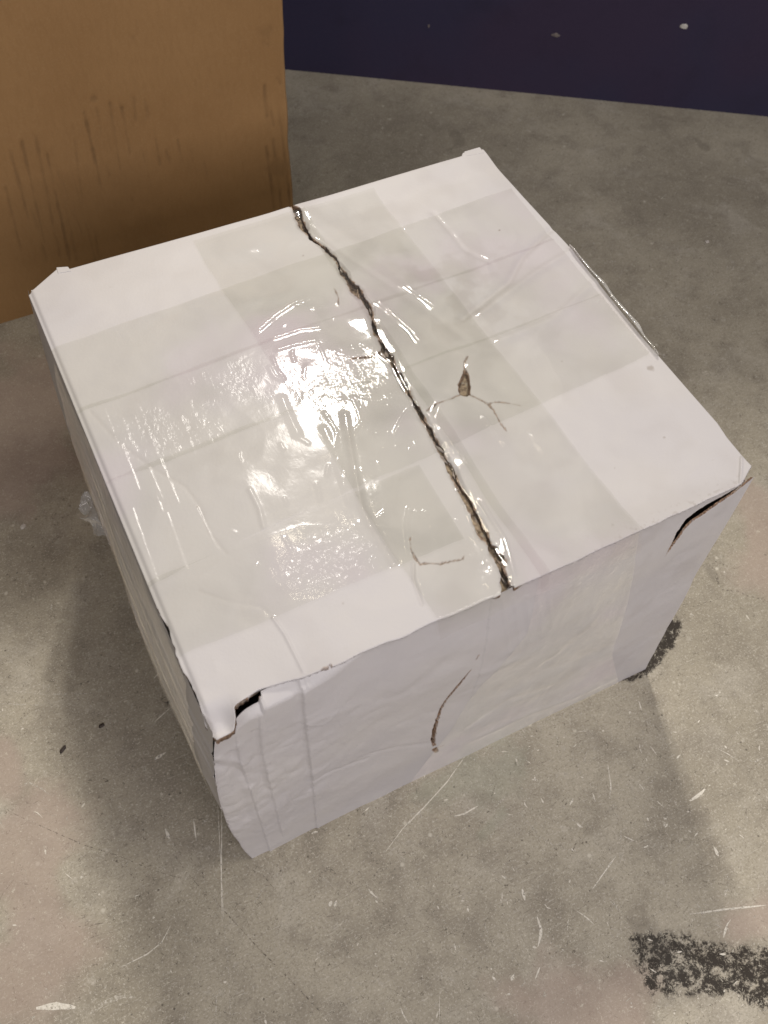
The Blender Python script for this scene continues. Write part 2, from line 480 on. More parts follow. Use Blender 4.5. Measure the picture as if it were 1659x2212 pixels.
for k_ in range(430):      # flecks, mostly right and in front of the box
    px = rng.uniform(0, 1659); py = rng.uniform(1300, 2212) if px < 1350 else rng.uniform(1000, 2212)
    if rng.random() < .5: px = rng.uniform(900, 1659); py = rng.uniform(1500, 2212)
    a = at(px, py)[:2]; th = rng.uniform(0, math.pi); L = rng.exponential(.0035) + .0012
    d = np.array([math.cos(th), math.sin(th)]) * L
    (lt if rng.random() < .35 else ft).add([a - d / 2, a + d * .1 + rng.normal(0, L * .06, 2), a + d / 2], rng.uniform(.0007, .0019))
for k_ in range(150):
    px = rng.uniform(900, 1659); py = rng.uniform(250, 1000)
    a = at(px, py)[:2]; th = rng.uniform(0, math.pi); L = rng.exponential(.005) + .002
    d = np.array([math.cos(th), math.sin(th)]) * L
    ft.add([a - d / 2, a + d / 2], rng.uniform(.001, .003))
for k_ in range(700):      # hair-fine curved marks
    px = rng.uniform(-50, 1700); py = rng.uniform(1250, 2260) if rng.random() < .9 else rng.uniform(700, 1300)
    a = at(px, py)[:2]; th = rng.uniform(0, math.pi); L = rng.exponential(.007) + .003
    d = np.array([math.cos(th), math.sin(th)]) * L; nrm = np.array([-d[1], d[0]])
    (dk if rng.random() < .7 else ft).add([a - d / 2, a + nrm * rng.normal(0, .15), a + d / 2], rng.uniform(.0002, .00042))
for k_ in range(26):
    px = rng.uniform(-50, 1700); py = rng.uniform(1350, 2260)
    a = at(px, py)[:2]; th = rng.uniform(0, math.pi); L = rng.uniform(.03, .12)
    d = np.array([math.cos(th), math.sin(th)]) * L; nrm = np.array([-d[1], d[0]])
    (dk if rng.random() < .6 else ft).add([a - d / 2, a + nrm * rng.normal(0, .08), a + d / 2], rng.uniform(.0002, .0004))
lt.build('pale_scuffs', ML); ft.build('faint_scuffs', MF); dk.build('dark_scratches', MD)

# loose flakes lying on the floor
def flake(name, label, px, py, size, mat, ang=0, asp=1.0, thick=.0012, group=None):
    c = at(px, py)
    n = 9
    th = np.linspace(0, 2 * math.pi, n, endpoint=False)
    r = size * rng.uniform(.6, 1.15, n)
    x = r * np.cos(th) * asp; y = r * np.sin(th)
    ca, sa = math.cos(R(ang)), math.sin(R(ang))
    P = np.stack([x * ca - y * sa, x * sa + y * ca], 1)
    v = [(a, b, .0004) for a, b in P] + [(a * .85, b * .85, thick * rng.uniform(.6, 1.2)) for a, b in P] + [(0, 0, thick * 1.1)]
    f = [(i, (i + 1) % n, n + (i + 1) % n, n + i) for i in range(n)] + [(n + i, n + (i + 1) % n, 2 * n) for i in range(n)]
    f.append(tuple(range(n - 1, -1, -1)))
    o = mesh_obj(name, np.array(v), f, mat, None, None, False)
    o.location = (c[0], c[1], 0)
    o['label'] = label; o['category'] = 'debris'
    if group: o['group'] = group
    return o

def simple(name, c1, c2, rough=.7, scale=300):
    k = NT(name); p = k.pos()
    b = k.n('ShaderNodeBsdfPrincipled', {'Base Color': k.mix(k.ramp(k.noise(p, scale, 3, .6), .35, .65), c1, c2), 'Roughness': rough})
    return k.out(b.outputs[0])
MFL = simple('white_flake', (.66, .62, .56, 1), (.5, .46, .40, 1))
MBL = simple('black_crumb', (.03, .022, .018, 1), (.06, .045, .035, 1))
flake('paint_flake', 'small white paint flake on the floor left of the taped white box', 50, 1137, .0028, MFL, 40, 1.7)
flake('rubber_crumb', 'larger elongated black crumb on the floor left of the box corner', 137, 1617, .0022, MBL, 40, 2.6)
flake('rubber_crumb', 'smaller black crumb on the floor, nearer the shadow of the box', 220, 1568, .0019, MBL, 10, 1.9)
flake('paint_flake', 'tiny white speck on the dark floor right of the box back corner', 1527, 523, .0030, MFL, 10, 1.4)

# ------------------------------------------------------------------ wall
def build_wall():
    k = NT('dark_painted_wall'); p = k.pos()
    n1 = k.noise(p, 3.2, 3, .5); n2 = k.noise(p, 700, 2, .7); n3 = k.noise(p, 14, 4, .6)
    c = k.mix(k.ramp(n1, .4, .6), (.038, .027, .056, 1), (.031, .028, .060, 1))
    c = k.mix(k.math('MULTIPLY', k.ramp(n2, .45, .7), .35), c, (.055, .045, .075, 1))
    c = k.mix(k.math('MULTIPLY', k.ramp(n3, .5, .8), .3), c, (.02, .016, .03, 1))
    b = k.n('ShaderNodeBsdfPrincipled', {'Base Color': c, 'Roughness': .6, 'Specular IOR Level': .25, 'Normal': bump(k, n2, .2, .001)})
    mat = k.out(b.outputs[0])
    A = np.array([.484, 1.0537]); B = np.array([1.1012, .6619])
    d = (B - A) / np.linalg.norm(B - A); n = np.array([-d[1], d[0]])
    if n[1] < 0: n = -n
    P0 = A - d * 1.6; P1 = B + d * 1.2
    hh = 1.045
    me = []
    for q, z in ((P0, 0), (P1, 0), (P1 + n * .1, 0), (P0 + n * .1, 0)): me.append((*q, -.002))
    for q in (P0, P1, P1 + n * .1, P0 + n * .1): me.append((*q, hh))
    f = [(0, 1, 5, 4), (1, 2, 6, 5), (2, 3, 7, 6), (3, 0, 4, 7), (4, 5, 6, 7), (3, 2, 1, 0)]
    o = mesh_obj('wall', np.array(me), f, mat, None, None, False)
    o['kind'] = 'structure'; o['label'] = 'dark navy purple painted wall behind the boxes'
    # chips in the paint
    MC = simple('bare_plaster', (.62, .60, .55, 1), (.45, .43, .38, 1))
    MC2 = simple('scuffed_paint', (.12, .10, .10, 1), (.2, .17, .15, 1))
    def chip(px, py, s, asp, m):
        dd = ray(px, py); t = ((A - _C[:2]) @ n) / (dd[:2] @ n); c = _C + dd * t
        nn = 9; th = np.linspace(0, 2 * math.pi, nn, endpoint=False); r = s * rng.uniform(.6, 1.2, nn)
        v = []
        for sc_, off in ((1, .0003), (.75, .0013)):
            for a, q in zip(th, r):
                e = c[:2] + d * (q * sc_ * math.cos(a) * asp) - n * off
                v.append((e[0], e[1], c[2] + q * sc_ * math.sin(a)))
        f = [(i, (i + 1) % nn, nn + (i + 1) % nn, nn + i) for i in range(nn)] + [tuple(range(nn, 2 * nn))]
        mesh_obj('paint_chip', np.array(v), f, m, o, None, False)
    chip(1478, 58, .0042, 1.5, MC); chip(1200, 76, .0034, 1.9, MC2); chip(926, 56, .0030, .5, MC2)
build_wall()

# ------------------------------------------------------------------ big brown carton
def build_brown():
    root = bpy.data.objects.new('brown_carton', None); col.objects.link(root)
    root['label'] = 'large plain brown cardboard carton with scuffed ribs behind the white box'
    root['category'] = 'box'
    x0, x1, y0, y1, hh = -.36, .352, .712, 1.08, .68
    root.location = ((x0 + x1) / 2, (y0 + y1) / 2, 0)
    ro = np.array(root.location)
    k = NT('brown_kraft_board'); p = k.pos()
    sc_ = k.attr('scuff'); ed = k.attr('edge')
    n1 = k.noise(p, 7, 4, .6); n2 = k.noise(k.pos((1, 1, .25)), 260, 3, .6); n3 = k.noise(p, 480, 2)
    c = k.mix(k.ramp(n1, .3, .7), (.305, .172, .069, 1), (.34, .197, .082, 1))
    c = k.mix(k.math('MULTIPLY', k.ramp(n2, .4, .7), .22), c, (.25, .14, .055, 1))
    c = k.mix(k.math('MULTIPLY', k.ramp(n3, .45, .75), .25), c, (.38, .24, .115, 1))
    c = k.mix(k.math('MULTIPLY', sc_, .58), c, (.10, .06, .028, 1))
    c = k.mix(k.math('MULTIPLY', ed, .5), c, (.44, .29, .15, 1))
    nb = bump(k, n2, .25, .0008)
    b = k.n('ShaderNodeBsdfPrincipled', {'Base Color': c, 'Roughness': .72, 'Normal': nb, 'Specular IOR Level': .25})
    mat = k.out(b.outputs[0])
    xs = np.arange(x0, x1 + .0005, .0014); zs = np.arange(0, hh + .001, .0028)
    X, Z = np.meshgrid(xs, zs)
    # a slightly bowed face, faint flutes, dents by the right edge
    Yf = y0 - .004 * np.sin(math.pi * (X - x0) / (x1 - x0)) * np.sin(math.pi * Z / hh)
    Yf += .0025 * fbm(X, Z, 6, 3, 21)
    scuff = np.zeros(X.shape)
    def fp(px, py):
        q = aty(px, py, y0); return q[0], q[2]
    # scuffed flutes: (top px,py) (bottom px,py) strength
    S = []
    for i, (xa, ya, xb, yb, s_) in enumerate([(20, 320, 60, 470, .7), (45, 300, 95, 520, .8), (75, 290, 130, 560, .6), (100, 330, 150, 560, .9), (155, 270, 178, 440, .6),
                                  (120, 350, 165, 560, .5), (180, 240, 218, 405, 1), (208, 235, 235, 380, .5), (236, 220, 262, 385, .6), (262, 230, 280, 330, .8), (288, 210, 292, 260, .4),
                                  (312, 215, 318, 250, .4), (10, 400, 45, 540, .6), (150, 350, 205, 560, .45), (305, 320, 325, 400, .5), (335, 300, 345, 355, .6), (358, 325, 366, 350, .5),
                                  (383, 300, 392, 350, .6), (410, 325, 416, 350, .4), (440, 350, 446, 375, .3), (60, 420, 100, 560, .5), (190, 430, 215, 560, .4), (130, 380, 175, 500, .5), (160, 300, 190, 420, .4), (575, 315, 590, 450, .9), (568, 90, 578, 95, .8), (570, 185, 575, 250, .9),
                                  (590, 300, 606, 460, .6), (612, 300, 624, 455, .8), (598, 165, 606, 180, .7), (583, 240, 590, 270, .6), (600, 240, 612, 300, .5)]):
        a = fp(xa, ya); b_ = fp(xb, yb)
        dd, _, _ = poly_dist(X, Z, [a, b_])
        br = .62 + .7 * fbm(X, Z, 45, 3, 30 + i)
        scuff = np.maximum(scuff, s_ * sm(.0034, .0000, dd + .0010 * fbm(X, Z, 120, 2, 60 + i)) * np.clip(br, 0, 1))
    cl = fp(165, 430); d2 = np.hypot((X - cl[0]) / .13, (Z - cl[1]) / .10)
    scuff = np.maximum(scuff, .22 * sm(1.2, .2, d2 + .4 * fbm(X, Z, 20, 3, 40)))
    for (px, py, r, s_) in ((200, 212, .005, .5), (285, 430, .006, .4), (286, 78, .004, .25), (277, 370, .01, .25), (575, 72, .012, .2), (598, 360, .022, .4), (300, 510, .05, .15)):
        q = fp(px, py); d2 = np.hypot(X - q[0], Z - q[1])
        scuff = np.maximum(scuff, s_ * sm(r, r * .3, d2 + r * .5 * fbm(X, Z, 90, 2, 44)))
    edge = sm(.006, .001, x1 - X) * (.5 + .5 * fbm(X, Z, 60, 3, 50))
    Yf += .0015 * scuff
    rr = .004
    Yf = Yf + rr * sm(rr * 1.2, 0, x1 - X) ** 2
    Xe = X + .0025 * fbm(X * 0, Z, 14, 3, 51) * sm(.05, 0, x1 - X)
    V = np.stack([Xe.ravel(), Yf.ravel(), Z.ravel()], 1) - ro
    mesh_obj('front_panel', V, grid_faces(*X.shape), mat, root, {'scuff': scuff, 'edge': edge})
    def panel(name, x0_, x1_, y0_, y1_, z0_, z1_):
        v, f = box_mesh(x0_, x1_, y0_, y1_, z0_, z1_)
        me = mesh_obj(name, np.array(v) - ro, f, mat, root, None, False)
        bv = me.modifiers.new('bevel', 'BEVEL'); bv.width = .001; bv.segments = 2
    panel('side_panel', x1 - .006, x1 - .001, y0 + .005, y1, 0, hh)
    panel('side_panel', x0, x0 + .005, y0 + .006, y1, 0, hh)
    panel('back_panel', x0 + .006, x1 - .007, y1 - .005, y1 - .0005, 0, hh - .001)
    panel('top_flap', x0, x1 - .001, y0 + .001, (y0 + y1) / 2 - .001, hh + .001, hh + .005)
    panel('top_flap', x0, x1 - .001, (y0 + y1) / 2 + .001, y1, hh + .001, hh + .005)
build_brown()

# ------------------------------------------------------------------ the white box
box = bpy.data.objects.new('white_carton', None); col.objects.link(box)
box['label'] = 'damaged white cardboard box wrapped in clear tape, top torn along its seam'
box['category'] = 'box'

SEAM = top2((632, 446), (640, 452), (655, 490), (672, 512), (700, 530), (722, 552), (740, 583), (765, 620), (786, 645), (800, 665), (806, 690), (812, 715), (826, 742), (843, 770), (860, 805), (880, 840), (900, 875), (918, 905), (945, 955), (975, 1010), (1000, 1060), (1018, 1090), (1040, 1140), (1062, 1178), (1083, 1213), (1090, 1250), (1097, 1275))
SW = np.array([5.0, 5.0, 3.2, 1.6, 1.8, 3.0, 2.6, 4.2, 3.6, 2.4, 1.2, 2.2, 4.0, 4.2, 3.4, 2.6, 2.2, 2.0, 2.8, 2.6, 3.0, 3.2, 4.2, 3.6, 4.4, 3.4, 8.5]) * .0015
_o = np.argsort(SEAM[:, 1])
def seam_x(y): return np.interp(y, SEAM[_o, 1], SEAM[_o, 0])
def seam_w(y): return np.interp(y, SEAM[_o, 1], SW[_o]) * (.9 + .45 * vnoise(y * 75, y * 0, 12) + .35 * vnoise(y * 210, y * 0, 13))

CREASES = [  # soft folds of the board and film: points, amplitude, half width
    (top2((195, 888), (260, 960), (330, 1010), (400, 1050), (430, 1090), (450, 1150), (490, 1195)), -.00012, .0018),
    (top2((345, 1307), (430, 1250), (490, 1197), (570, 1165), (650, 1138), (750, 1137), (880, 1140)), .00008, .0013),
    (top2((745, 900), (762, 1000), (780, 1090), (800, 1135), (850, 1215)), -.0008, .003),
    (top2((590, 1335), (615, 1370), (655, 1450)), .0007, .0010),
    (top2((430, 1275), (500, 1300), (560, 1310), (600, 1340)), -.0001, .0018),
    (top2((645, 470), (740, 545), (860, 625), (1000, 720)), -.0004, .004),
    (top2((660, 455), (780, 520), (900, 600), (1100, 720)), .0003, .006),
    (top2((935, 455), (975, 500), (1000, 530), (1060, 560)), -.0004, .003),
    (top2((1190, 490), (1130, 545), (1100, 600), (1000, 680)), -.0012, .0035),
    (top2((1240, 535), (1160, 580), (1040, 670)), .0010, .004),
    (top2((1290, 600), (1200, 680), (1080, 730)), .0009, .004),
    (top2((893, 1215), (893, 1250), (912, 1305)), -.0006, .0012),
    (top2((1000, 1010), (1100, 1130), (1200, 1200)), .0005, .006),
    (top2((540, 1060), (560, 1100), (570, 1140)), .0004, .0018),
    (top2((1040, 1080), (1090, 1160), (1110, 1240)), .0008, .0018),
    (top2((1604, 985), (1603, 1010), (1600, 1043)), .0012, .0012),
]
def top_h(x, y):
    """smooth height of the crushed top, without the tears"""
    dr = np.maximum(0, x - seam_x(y))
    bd = np.minimum(np.minimum(x, W - x), np.minimum(y, .41 - y))
    h = H + (.0026 * fbm(x, y, 5, 3, 2) + .0006 * fbm(x, y, 22, 3, 6)) * (.25 + .75 * sm(0, .06, bd))
    sx = seam_x(y)
    ds = np.abs(x - sx)
    h = h - .0030 * sm(0, .055, dr) * sm(.41, .38, y) * sm(0, .03, y)
    h = h - .0035 * np.exp(-(ds / .035) ** 2) * sm(0, .06, y) * sm(.41, .22, y)
    h = h + .0016 * np.exp(-(ds / .016) ** 2) * (.5 + .5 * np.sin(y * 31))
    h = h - .0022 * np.abs(fbm(x, y, 13, 3, 120)) * sm(0, .03, bd) * (.35 + .65 * sm(.02, .07, dr)) - .0016 * np.abs(fbm(x, y, 30, 2, 121)) * sm(.06, .0, y) * sm(.12, .02, x)
    for p, a, wd in CREASES:
        d, _, _ = poly_dist(x, y, p)
        h = h + a * np.exp(-(d / wd) ** 2)
    # crushed front left corner bends down, other corners sink a little
    h = h - .014 * sm(.026, .008, x + .15 * y) * sm(.017, -.002, y)
    h = h - .001 * sm(.03, 0, np.hypot(x - W, y))
    h = h - .0015 * sm(.004, 0, x) ** 2
    return h

TEARS = [  # on the top: points, half widths (mm), depth
    (top2((758, 774), (780, 771), (800, 768), (815, 765), (821, 757)), [.3, .8, 1.0, 1.1, .7], .003),
    (top2((816, 764), (830, 766), (836, 776)), [.6, .6, .3], .002),
    (top2((1006, 796), (1006, 812), (1004, 828), (1004, 841)), [1.2, 3.2, 4.6, 4.2], .006),
    (top2((922, 884), (945, 868), (965, 861), (985, 852), (1000, 846), (1015, 847), (1035, 856), (1055, 866), (1068, 880), (1080, 905), (1095, 925)), [.1, .4, .35, .3, .5, .5, .35, .45, .35, .2, .05], .002),
    (top2((1056, 866), (1066, 862), (1080, 861), (1105, 865), (1125, 870)), [.3, .2, .12, .15, .05], .0015),
    (top2((1005, 795), (1004, 778), (1010, 765)), [.7, .3, .1], .002),
    (top2((886, 1160), (888, 1185), (898, 1205), (908, 1216), (925, 1214), (950, 1215), (975, 1209), (1000, 1205), (1003, 1196)), [.1, .25, .5, .8, .3, .25, .25, .4, .2], .0018),
    (top2((694, 1447), (706, 1441), (714, 1439)), [.3, .6, .9], .004),
    (top2((722, 620), (731, 640), (731, 655)), [.25, .25, .1], .001),
]
def tears(x, y, lst):
    dep = np.zeros(x.shape); kr = np.zeros(x.shape); hole = np.zeros(x.shape, bool)
    nz = .00035 * fbm(x, y, 700, 2, 9) + .0005 * fbm(x, y, 250, 2, 10)
    for p, hw, dp in lst:
        p = np.asarray(p)
        lo = p.min(0) - .012; hi = p.max(0) + .012
        m = (x > lo[0]) & (x < hi[0]) & (y > lo[1]) & (y < hi[1])
        if not m.any(): continue
        d, wv, _ = poly_dist(x[m], y[m], p, np.array(hw) * .001)
        e = d - wv + nz[m]
        t = sm(.0002, -.0006, e)
        dep[m] = np.maximum(dep[m], t * (min(dp, .0035) if dp < .01 else .0012)); hole[m] |= (t > .93) & (dp > .0045); kr[m] = np.maximum(kr[m], sm(.0007, .0002, e) * (1.0 if max(hw) > .95 else .62))
    return dep, kr, hole

SP = [(384, .313)]
SPOTS = [(top2((1408, 789))[0], .0032, .55), (top2((1080, 491))[0], .0011, .8), (top2((1438, 938))[0], .0010, .5), (top2((428, 1095))[0], .0010, .6),
         (top2((655, 549))[0], .0009, .7), (top2((741, 1303))[0], .0007, .4), (top2((1216, 773))[0], .0007, .6), (top2((1325, 1130))[0], .0015, .3), (top2((1330, 1005))[0], .0008, .3)]
def top_dirt(x, y):
    d = np.zeros(x.shape)
    for c, r, s_ in SPOTS:
        d = np.maximum(d, s_ * sm(r * 1.2, r * .6, np.hypot(x - c[0], y - c[1]) + .35 * r * fbm(x, y, 500, 2, 70)))
    # specks along the front edge of the right flap, dirt along the seam, darker tone in the sunken creases
    sp = sm(.42, .62, fbm(x, y, 420, 2, 72)) * sm(.02, .0, np.abs(y - .004)) * sm(.24, .33, x)
    d = np.maximum(d, .35 * sp)
    ds = np.abs(x - seam_x(y)) - seam_w(y) * .5
    d = np.maximum(d, .42 * sm(.003, 0, ds) * np.clip(.2 + 1.2 * fbm(x, y, 180, 3, 73), 0, 1))
    for (a, b_) in (((740, 590), (840, 745)), ((1010, 1080), (1060, 1190))):
        dd, _, _ = poly_dist(x, y, top2(a, b_)); d = np.maximum(d, .18 * sm(.008, 0, dd) * np.clip(.3 + fbm(x, y, 120, 3, 74), 0, 1))
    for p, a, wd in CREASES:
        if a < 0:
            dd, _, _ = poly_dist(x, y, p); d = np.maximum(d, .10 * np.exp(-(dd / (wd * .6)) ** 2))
    d = np.maximum(d, .10 * sm(.05, .45, fbm(x, y, 16, 4, 76)))
    # scuffed area on the right flap behind the seam
    q = np.exp(-(((x - .31) / .07) ** 2 + ((y - .27) / .07) ** 2))
    d = np.maximum(d, .24 * q * sm(-.05, .4, fbm(x, y, 48, 4, 75)))
    return d

STEP = .0008
def front_y(x):   # where the flap meets the front panel
    return np.interp(x, [-.01, 0, .013, .0165, .018, .030, .035, .045, .060, .080, .2, .24, .409, .4262], [-.0030, -.0034, -.0030, .0020, .0072, .0086, .0098, .0086, .0062, .0045, .0030, .0035, .0072, .0175]) + .0004 * vnoise(x * 90, x * 0, 3) + .0009 * vnoise(x * 45, x * 0, 6) * (x < .2)
def back_y(x):
    return np.interp(x, [-.01, 0.0, .0275, .034, .20, .232, .25, .40, .403, .4235], [.3965, .399, .4165, .4125, .4105, .4100, .4105, .4100, .4135, .4105])
def left_x(y):
    base = np.interp(y, [0, .01, .03, .05, .08, .09, .2, .40], [.0012, -.0015, .0005, -.0022, .0002, -.0016, -.0016, -.0010])
    return base + .0005 * vnoise(y * 220, y * 0, 4) * (y < .095)
def right_x(y):
    return np.interp(y, [0, .0066, .018, .03, .045, .145, .268, .34, .41], [.4262, .4262, .4262, .4262, .4280, .4262, .4285, .4250, .4225])

def flap_thick(bx, by):
    t = np.full(bx.shape, .0008)
    t = np.maximum(t, .0034 * sm(.014, .008, np.abs(bx - seam_x(by))))
    t = np.maximum(t, .0028 * (bx < .004) * (by < .095))
    return np.maximum(t, .0062 * (by < .0085) * sm(.034, .030, bx))

def flap(side):
    nx = 290; ny = 520
    s = np.linspace(0, 1, nx)[None, :]; t = np.linspace(0, 1, ny)[:, None]
    yb = .4105 * t + 0 * s
    if side == 'left':
        xo = left_x(yb); xi = seam_x(yb) - seam_w(yb) / 2 + .0016 * fbm(yb, yb * 0, 190, 4, 14)
        X = xo + (xi - xo) * s
    else:
        xo = right_x(yb); xi = seam_x(yb) + seam_w(yb) / 2 + .0018 * fbm(yb, yb * 0 + 4, 170, 4, 15)
        X = xi + (xo - xi) * s
    Y = front_y(X) + (back_y(X) - front_y(X)) * t
    Z = top_h(X, Y)
    dep, kr, hole = tears(X, Y, TEARS)
    Z = Z - dep
    # edges of the tear lift and sink
    ds = np.abs(X - seam_x(Y)) - seam_w(Y) * .5
    Z = Z - .0012 * sm(.003, 0, ds) * (.5 + fbm(X, Y, 110, 3, 16))
    kr = np.maximum(kr, sm(.0006, -.0001, ds + .0008 * fbm(X, Y, 500, 2, 17)) * .9)
    di = top_dirt(X, Y)
    def rim(an, bx, by, v):
        if an == 'kraft':
            sx = seam_x(by)
            k1 = sm(.014, .006, np.abs(bx - sx))
            k2 = (bx < .004) * (by < .095) * 1.0
            k3 = (by < .0085) * (bx < .034) * 1.0
            return np.clip(np.maximum.reduce([v, k1, k2, k3]), 0, 1)
        return v
    o = slab('top_flap', X, Y, Z, MW, box, flap_thick, {'kraft': kr, 'dirt': di}, rim, hole=hole)
    return o
o = flap('left'); o['label'] = 'left top flap crushed at its front corner'
o = flap('right'); o['label'] = 'right top flap with a small torn hole'

# inner flaps seen through the tears
xi_ = np.linspace(.028, .408, 40); yi_ = front_y(xi_) + .0022
v = [(a, b_, z) for z in (H - .0105, H - .0075) for a, b_ in list(zip(xi_, yi_)) + [(.408, .200), (.028, .200)]]
f = [tuple(range(42))[::-1], tuple(range(42, 84))] + [(i, (i + 1) % 42, 42 + (i + 1) % 42, 42 + i) for i in range(42)]
mesh_obj('inner_flap', np.array(v), f, MK, box, None, False)
v, f = box_mesh(.026, .412, .2015, .402, H - .0105, H - .0075)
mesh_obj('inner_flap', np.array(v), f, MK, box, None, False)
# torn scraps of paper hanging in the seam
for i in range(26):
    y = rng.uniform(.01, .40); x = seam_x(y) + rng.normal(0, .001)
    a = rng.uniform(.002, .006); b_ = rng.uniform(.0008, .002)
    th = rng.uniform(1.2, 1.9)
    d = np.array([math.cos(th), math.sin(th)]); n = np.array([-d[1], d[0]])
    c = np.array([x, y]); zz = float(top_h(np.array([x]), np.array([y]))[0]) - rng.uniform(.001, .006)
    pts = [c - d * a - n * b_ * .3, c - n * b_, c + d * a, c + n * b_ * .8]
    v = [(*q, zz + rng.uniform(-.0008, .0008)) for q in pts] + [(*q, zz - .0012) for q in pts]
    f = [(0, 1, 2, 3), (7, 6, 5, 4), (0, 4, 5, 1), (1, 5, 6, 2), (2, 6, 7, 3), (3, 7, 4, 0)]
    mesh_obj('torn_paper', np.array(v), f, MW if i % 3 else MK, box, {'kraft': [rng.uniform(.1, .8)] * 8, 'dirt': [.6] * 8}, False)

# ---- side walls
def ex(z): return -.0105 * np.sin(np.clip(z / H, 0, 1) * math.pi) ** .8 + .001 + .0006 * fbm(z, z * 0, 30, 2, 80)
def ey(z): return -.0030 + .0006 * np.sin(z * 40)

FT = [  # tears on the front panel in x, z
    (np.array([(.419, .315), (.408, .3045), (.3985, .302), (.389, .2985), (.3795, .2945), (.372, .2905), (.367, .281), (.3655, .268), (.3625, .250)]), [2.6, 3.0, 4.0, 5.6, 6.6, 5.8, 4.0, 2.2, .1], .016),
    (np.array([aty(a, b)[[0, 2]] for a, b in ((1030, 1410), (1026, 1418))]), [.4, .3], .002),
    (np.array([aty(a, b)[[0, 2]] for a, b in ((1012, 1440), (1000, 1455), (985, 1475), (972, 1492), (960, 1510), (950, 1530), (943, 1548), (935, 1570), (932, 1590), (934, 1603))]), [.2, .7, 1.0, .9, .9, 1.0, 1.1, 1.5, 1.7, 1.2], .005),
    (np.array([aty(a, b)[[0, 2]] for a, b in ((935, 1610), (940, 1618))]), [2.2, 1.8], .0012),
    (np.array([aty(a, b)[[0, 2]] for a, b in ((942, 1608), (956, 1602))]), [.5, .2], .001),
]
def front_panel():
    nx, nz = 525, 392
    s = np.linspace(0, 1, nx)[None, :]; t = np.linspace(0, 1, nz)[:, None]
    x0 = ex(t * H + 0 * s); x1 = .4177 + .0050 * t ** 2
    X = x0 + (x1 - x0) * s
    ztop = top_h(X, np.zeros(X.shape) + .012) - .0010
    ztop = np.where(X < .034, np.minimum(ztop, top_h(X, np.full(X.shape, .001)) - .0068), ztop)
    Z = t * ztop
    # mean surface: from the bottom line to the top edge
    kx = sm(.06, .12, X)
    Y = ey(Z) * (1 - t) + (-.0012 * (1 - kx) + (np.minimum(front_y(X), .0074) + .0012) * kx) * t
    Y = Y - .005 * np.sin(math.pi * t) * np.sin(math.pi * np.clip((X - .05) / .37, 0, 1)) ** 1.2
    Y = Y + .0035 * fbm(X, Z, 8, 3, 90) * np.sin(math.pi * t) ** .5 + .0005 * fbm(X, Z, 40, 3, 91)
    Y = Y + .0030 * np.exp(-(X - x0) / .012) * np.sin(math.pi * np.clip(t, 0, 1))
    # the worn top edge rolls over towards the flap
    lip = np.interp(X, [0, .012, .018, .034, .045, .06, .085, .21, .30, .40, .415], [.0012, .0012, .0032, .0052, .0066, .0045, .0036, .0026, .0048, .0066, .0])
    Yt = np.where(X < .036, lip, np.minimum(front_y(X), .0074) + .0012)
    k2 = sm(.05, .12, X); wt = sm(.972, 1.0, t) ** 1.3 * (1 - k2) + sm(.986, 1.0, t) * k2
    Y = Y * (1 - wt) + Yt * wt
    def cz(*pts): return np.array([aty(a, b)[[0, 2]] for a, b in pts])
    CR = [(cz((652, 1470), (655, 1530), (662, 1590), (672, 1680), (682, 1785)), -.0020, .0016), (cz((640, 1480), (650, 1560), (655, 1620), (668, 1700)), .0015, .003),
          (cz((560, 1560), (565, 1620), (580, 1690), (605, 1790)), -.0018, .0022), (cz((550, 1580), (555, 1640), (570, 1700)), .0016, .003),
          (cz((512, 1610), (520, 1650), (545, 1720), (570, 1800), (580, 1830)), -.0022, .0026), (cz((500, 1630), (512, 1690), (535, 1760)), .0020, .004),
          (cz((460, 1655), (490, 1660), (520, 1670), (540, 1690)), .0022, .003), (cz((470, 1640), (500, 1645), (530, 1650)), -.0016, .003),
          (cz((665, 1560), (695, 1560), (712, 1545)), -.0010, .0018), (cz((675, 1680), (720, 1660), (790, 1640)), .0012, .003),
          (cz((580, 1822), (660, 1790), (780, 1730), (900, 1672)), -.0007, .0015),
          (cz((770, 1530), (860, 1500)), .0008, .006), (cz((1300, 1470), (1220, 1390)), .0012, .007), (cz((1100, 1480), (1180, 1440), (1300, 1400)), .0014, .010),
          (cz((1010, 1560), (1100, 1500), (1180, 1480)), .0012, .006), (cz((1020, 1590), (1130, 1540), (1260, 1490)), -.0012, .006),
          (cz((960, 1510), (1020, 1450), (1100, 1420)), -.0012, .007), (cz((1250, 1360), (1320, 1300)), -.0010, .006), (cz((900, 1480), (960, 1430)), .0014, .008),
          (cz((770, 1640), (860, 1610), (920, 1600)), .0008, .003), (cz((700, 1540), (800, 1520)), -.0008, .005)]
    for p, a, wd in CR:
        d, _, sd = poly_dist(X, Z, p)
        if wd < .003:
            Y = Y + .42 * a * np.exp(-(d / (wd * .75))) + .35 * abs(a) * sd * np.exp(-d / .010)
        else:
            Y = Y + .6 * a * np.exp(-(d / wd) ** 2)
    cm = sm(.14, .03, X) * np.sin(math.pi * t)
    Y = Y - (.0030 * np.abs(fbm(X, Z * .55, 26, 3, 97)) + .0012 * np.abs(fbm(X, Z, 60, 2, 98))) * cm
    Y = Y - .0012 * np.abs(fbm(X, Z, 20, 3, 99)) * (1 - sm(.14, .03, X)) * np.sin(math.pi * t)
    # vertical puckers under the seam
    for q in ((1090, 1300, 1095, 1400), (1115, 1300, 1118, 1395), (1140, 1295, 1140, 1380), (1165, 1290, 1165, 1370), (1190, 1280, 1185, 1350)):
        a = aty(q[0], q[1])[[0, 2]]; b_ = aty(q[2], q[3])[[0, 2]]
        d, _, _ = poly_dist(X, Z, [a, b_]); Y = Y - .00035 * np.exp(-(d / .0018) ** 2)
    dep, kr, hole = tears(X, Z, FT)
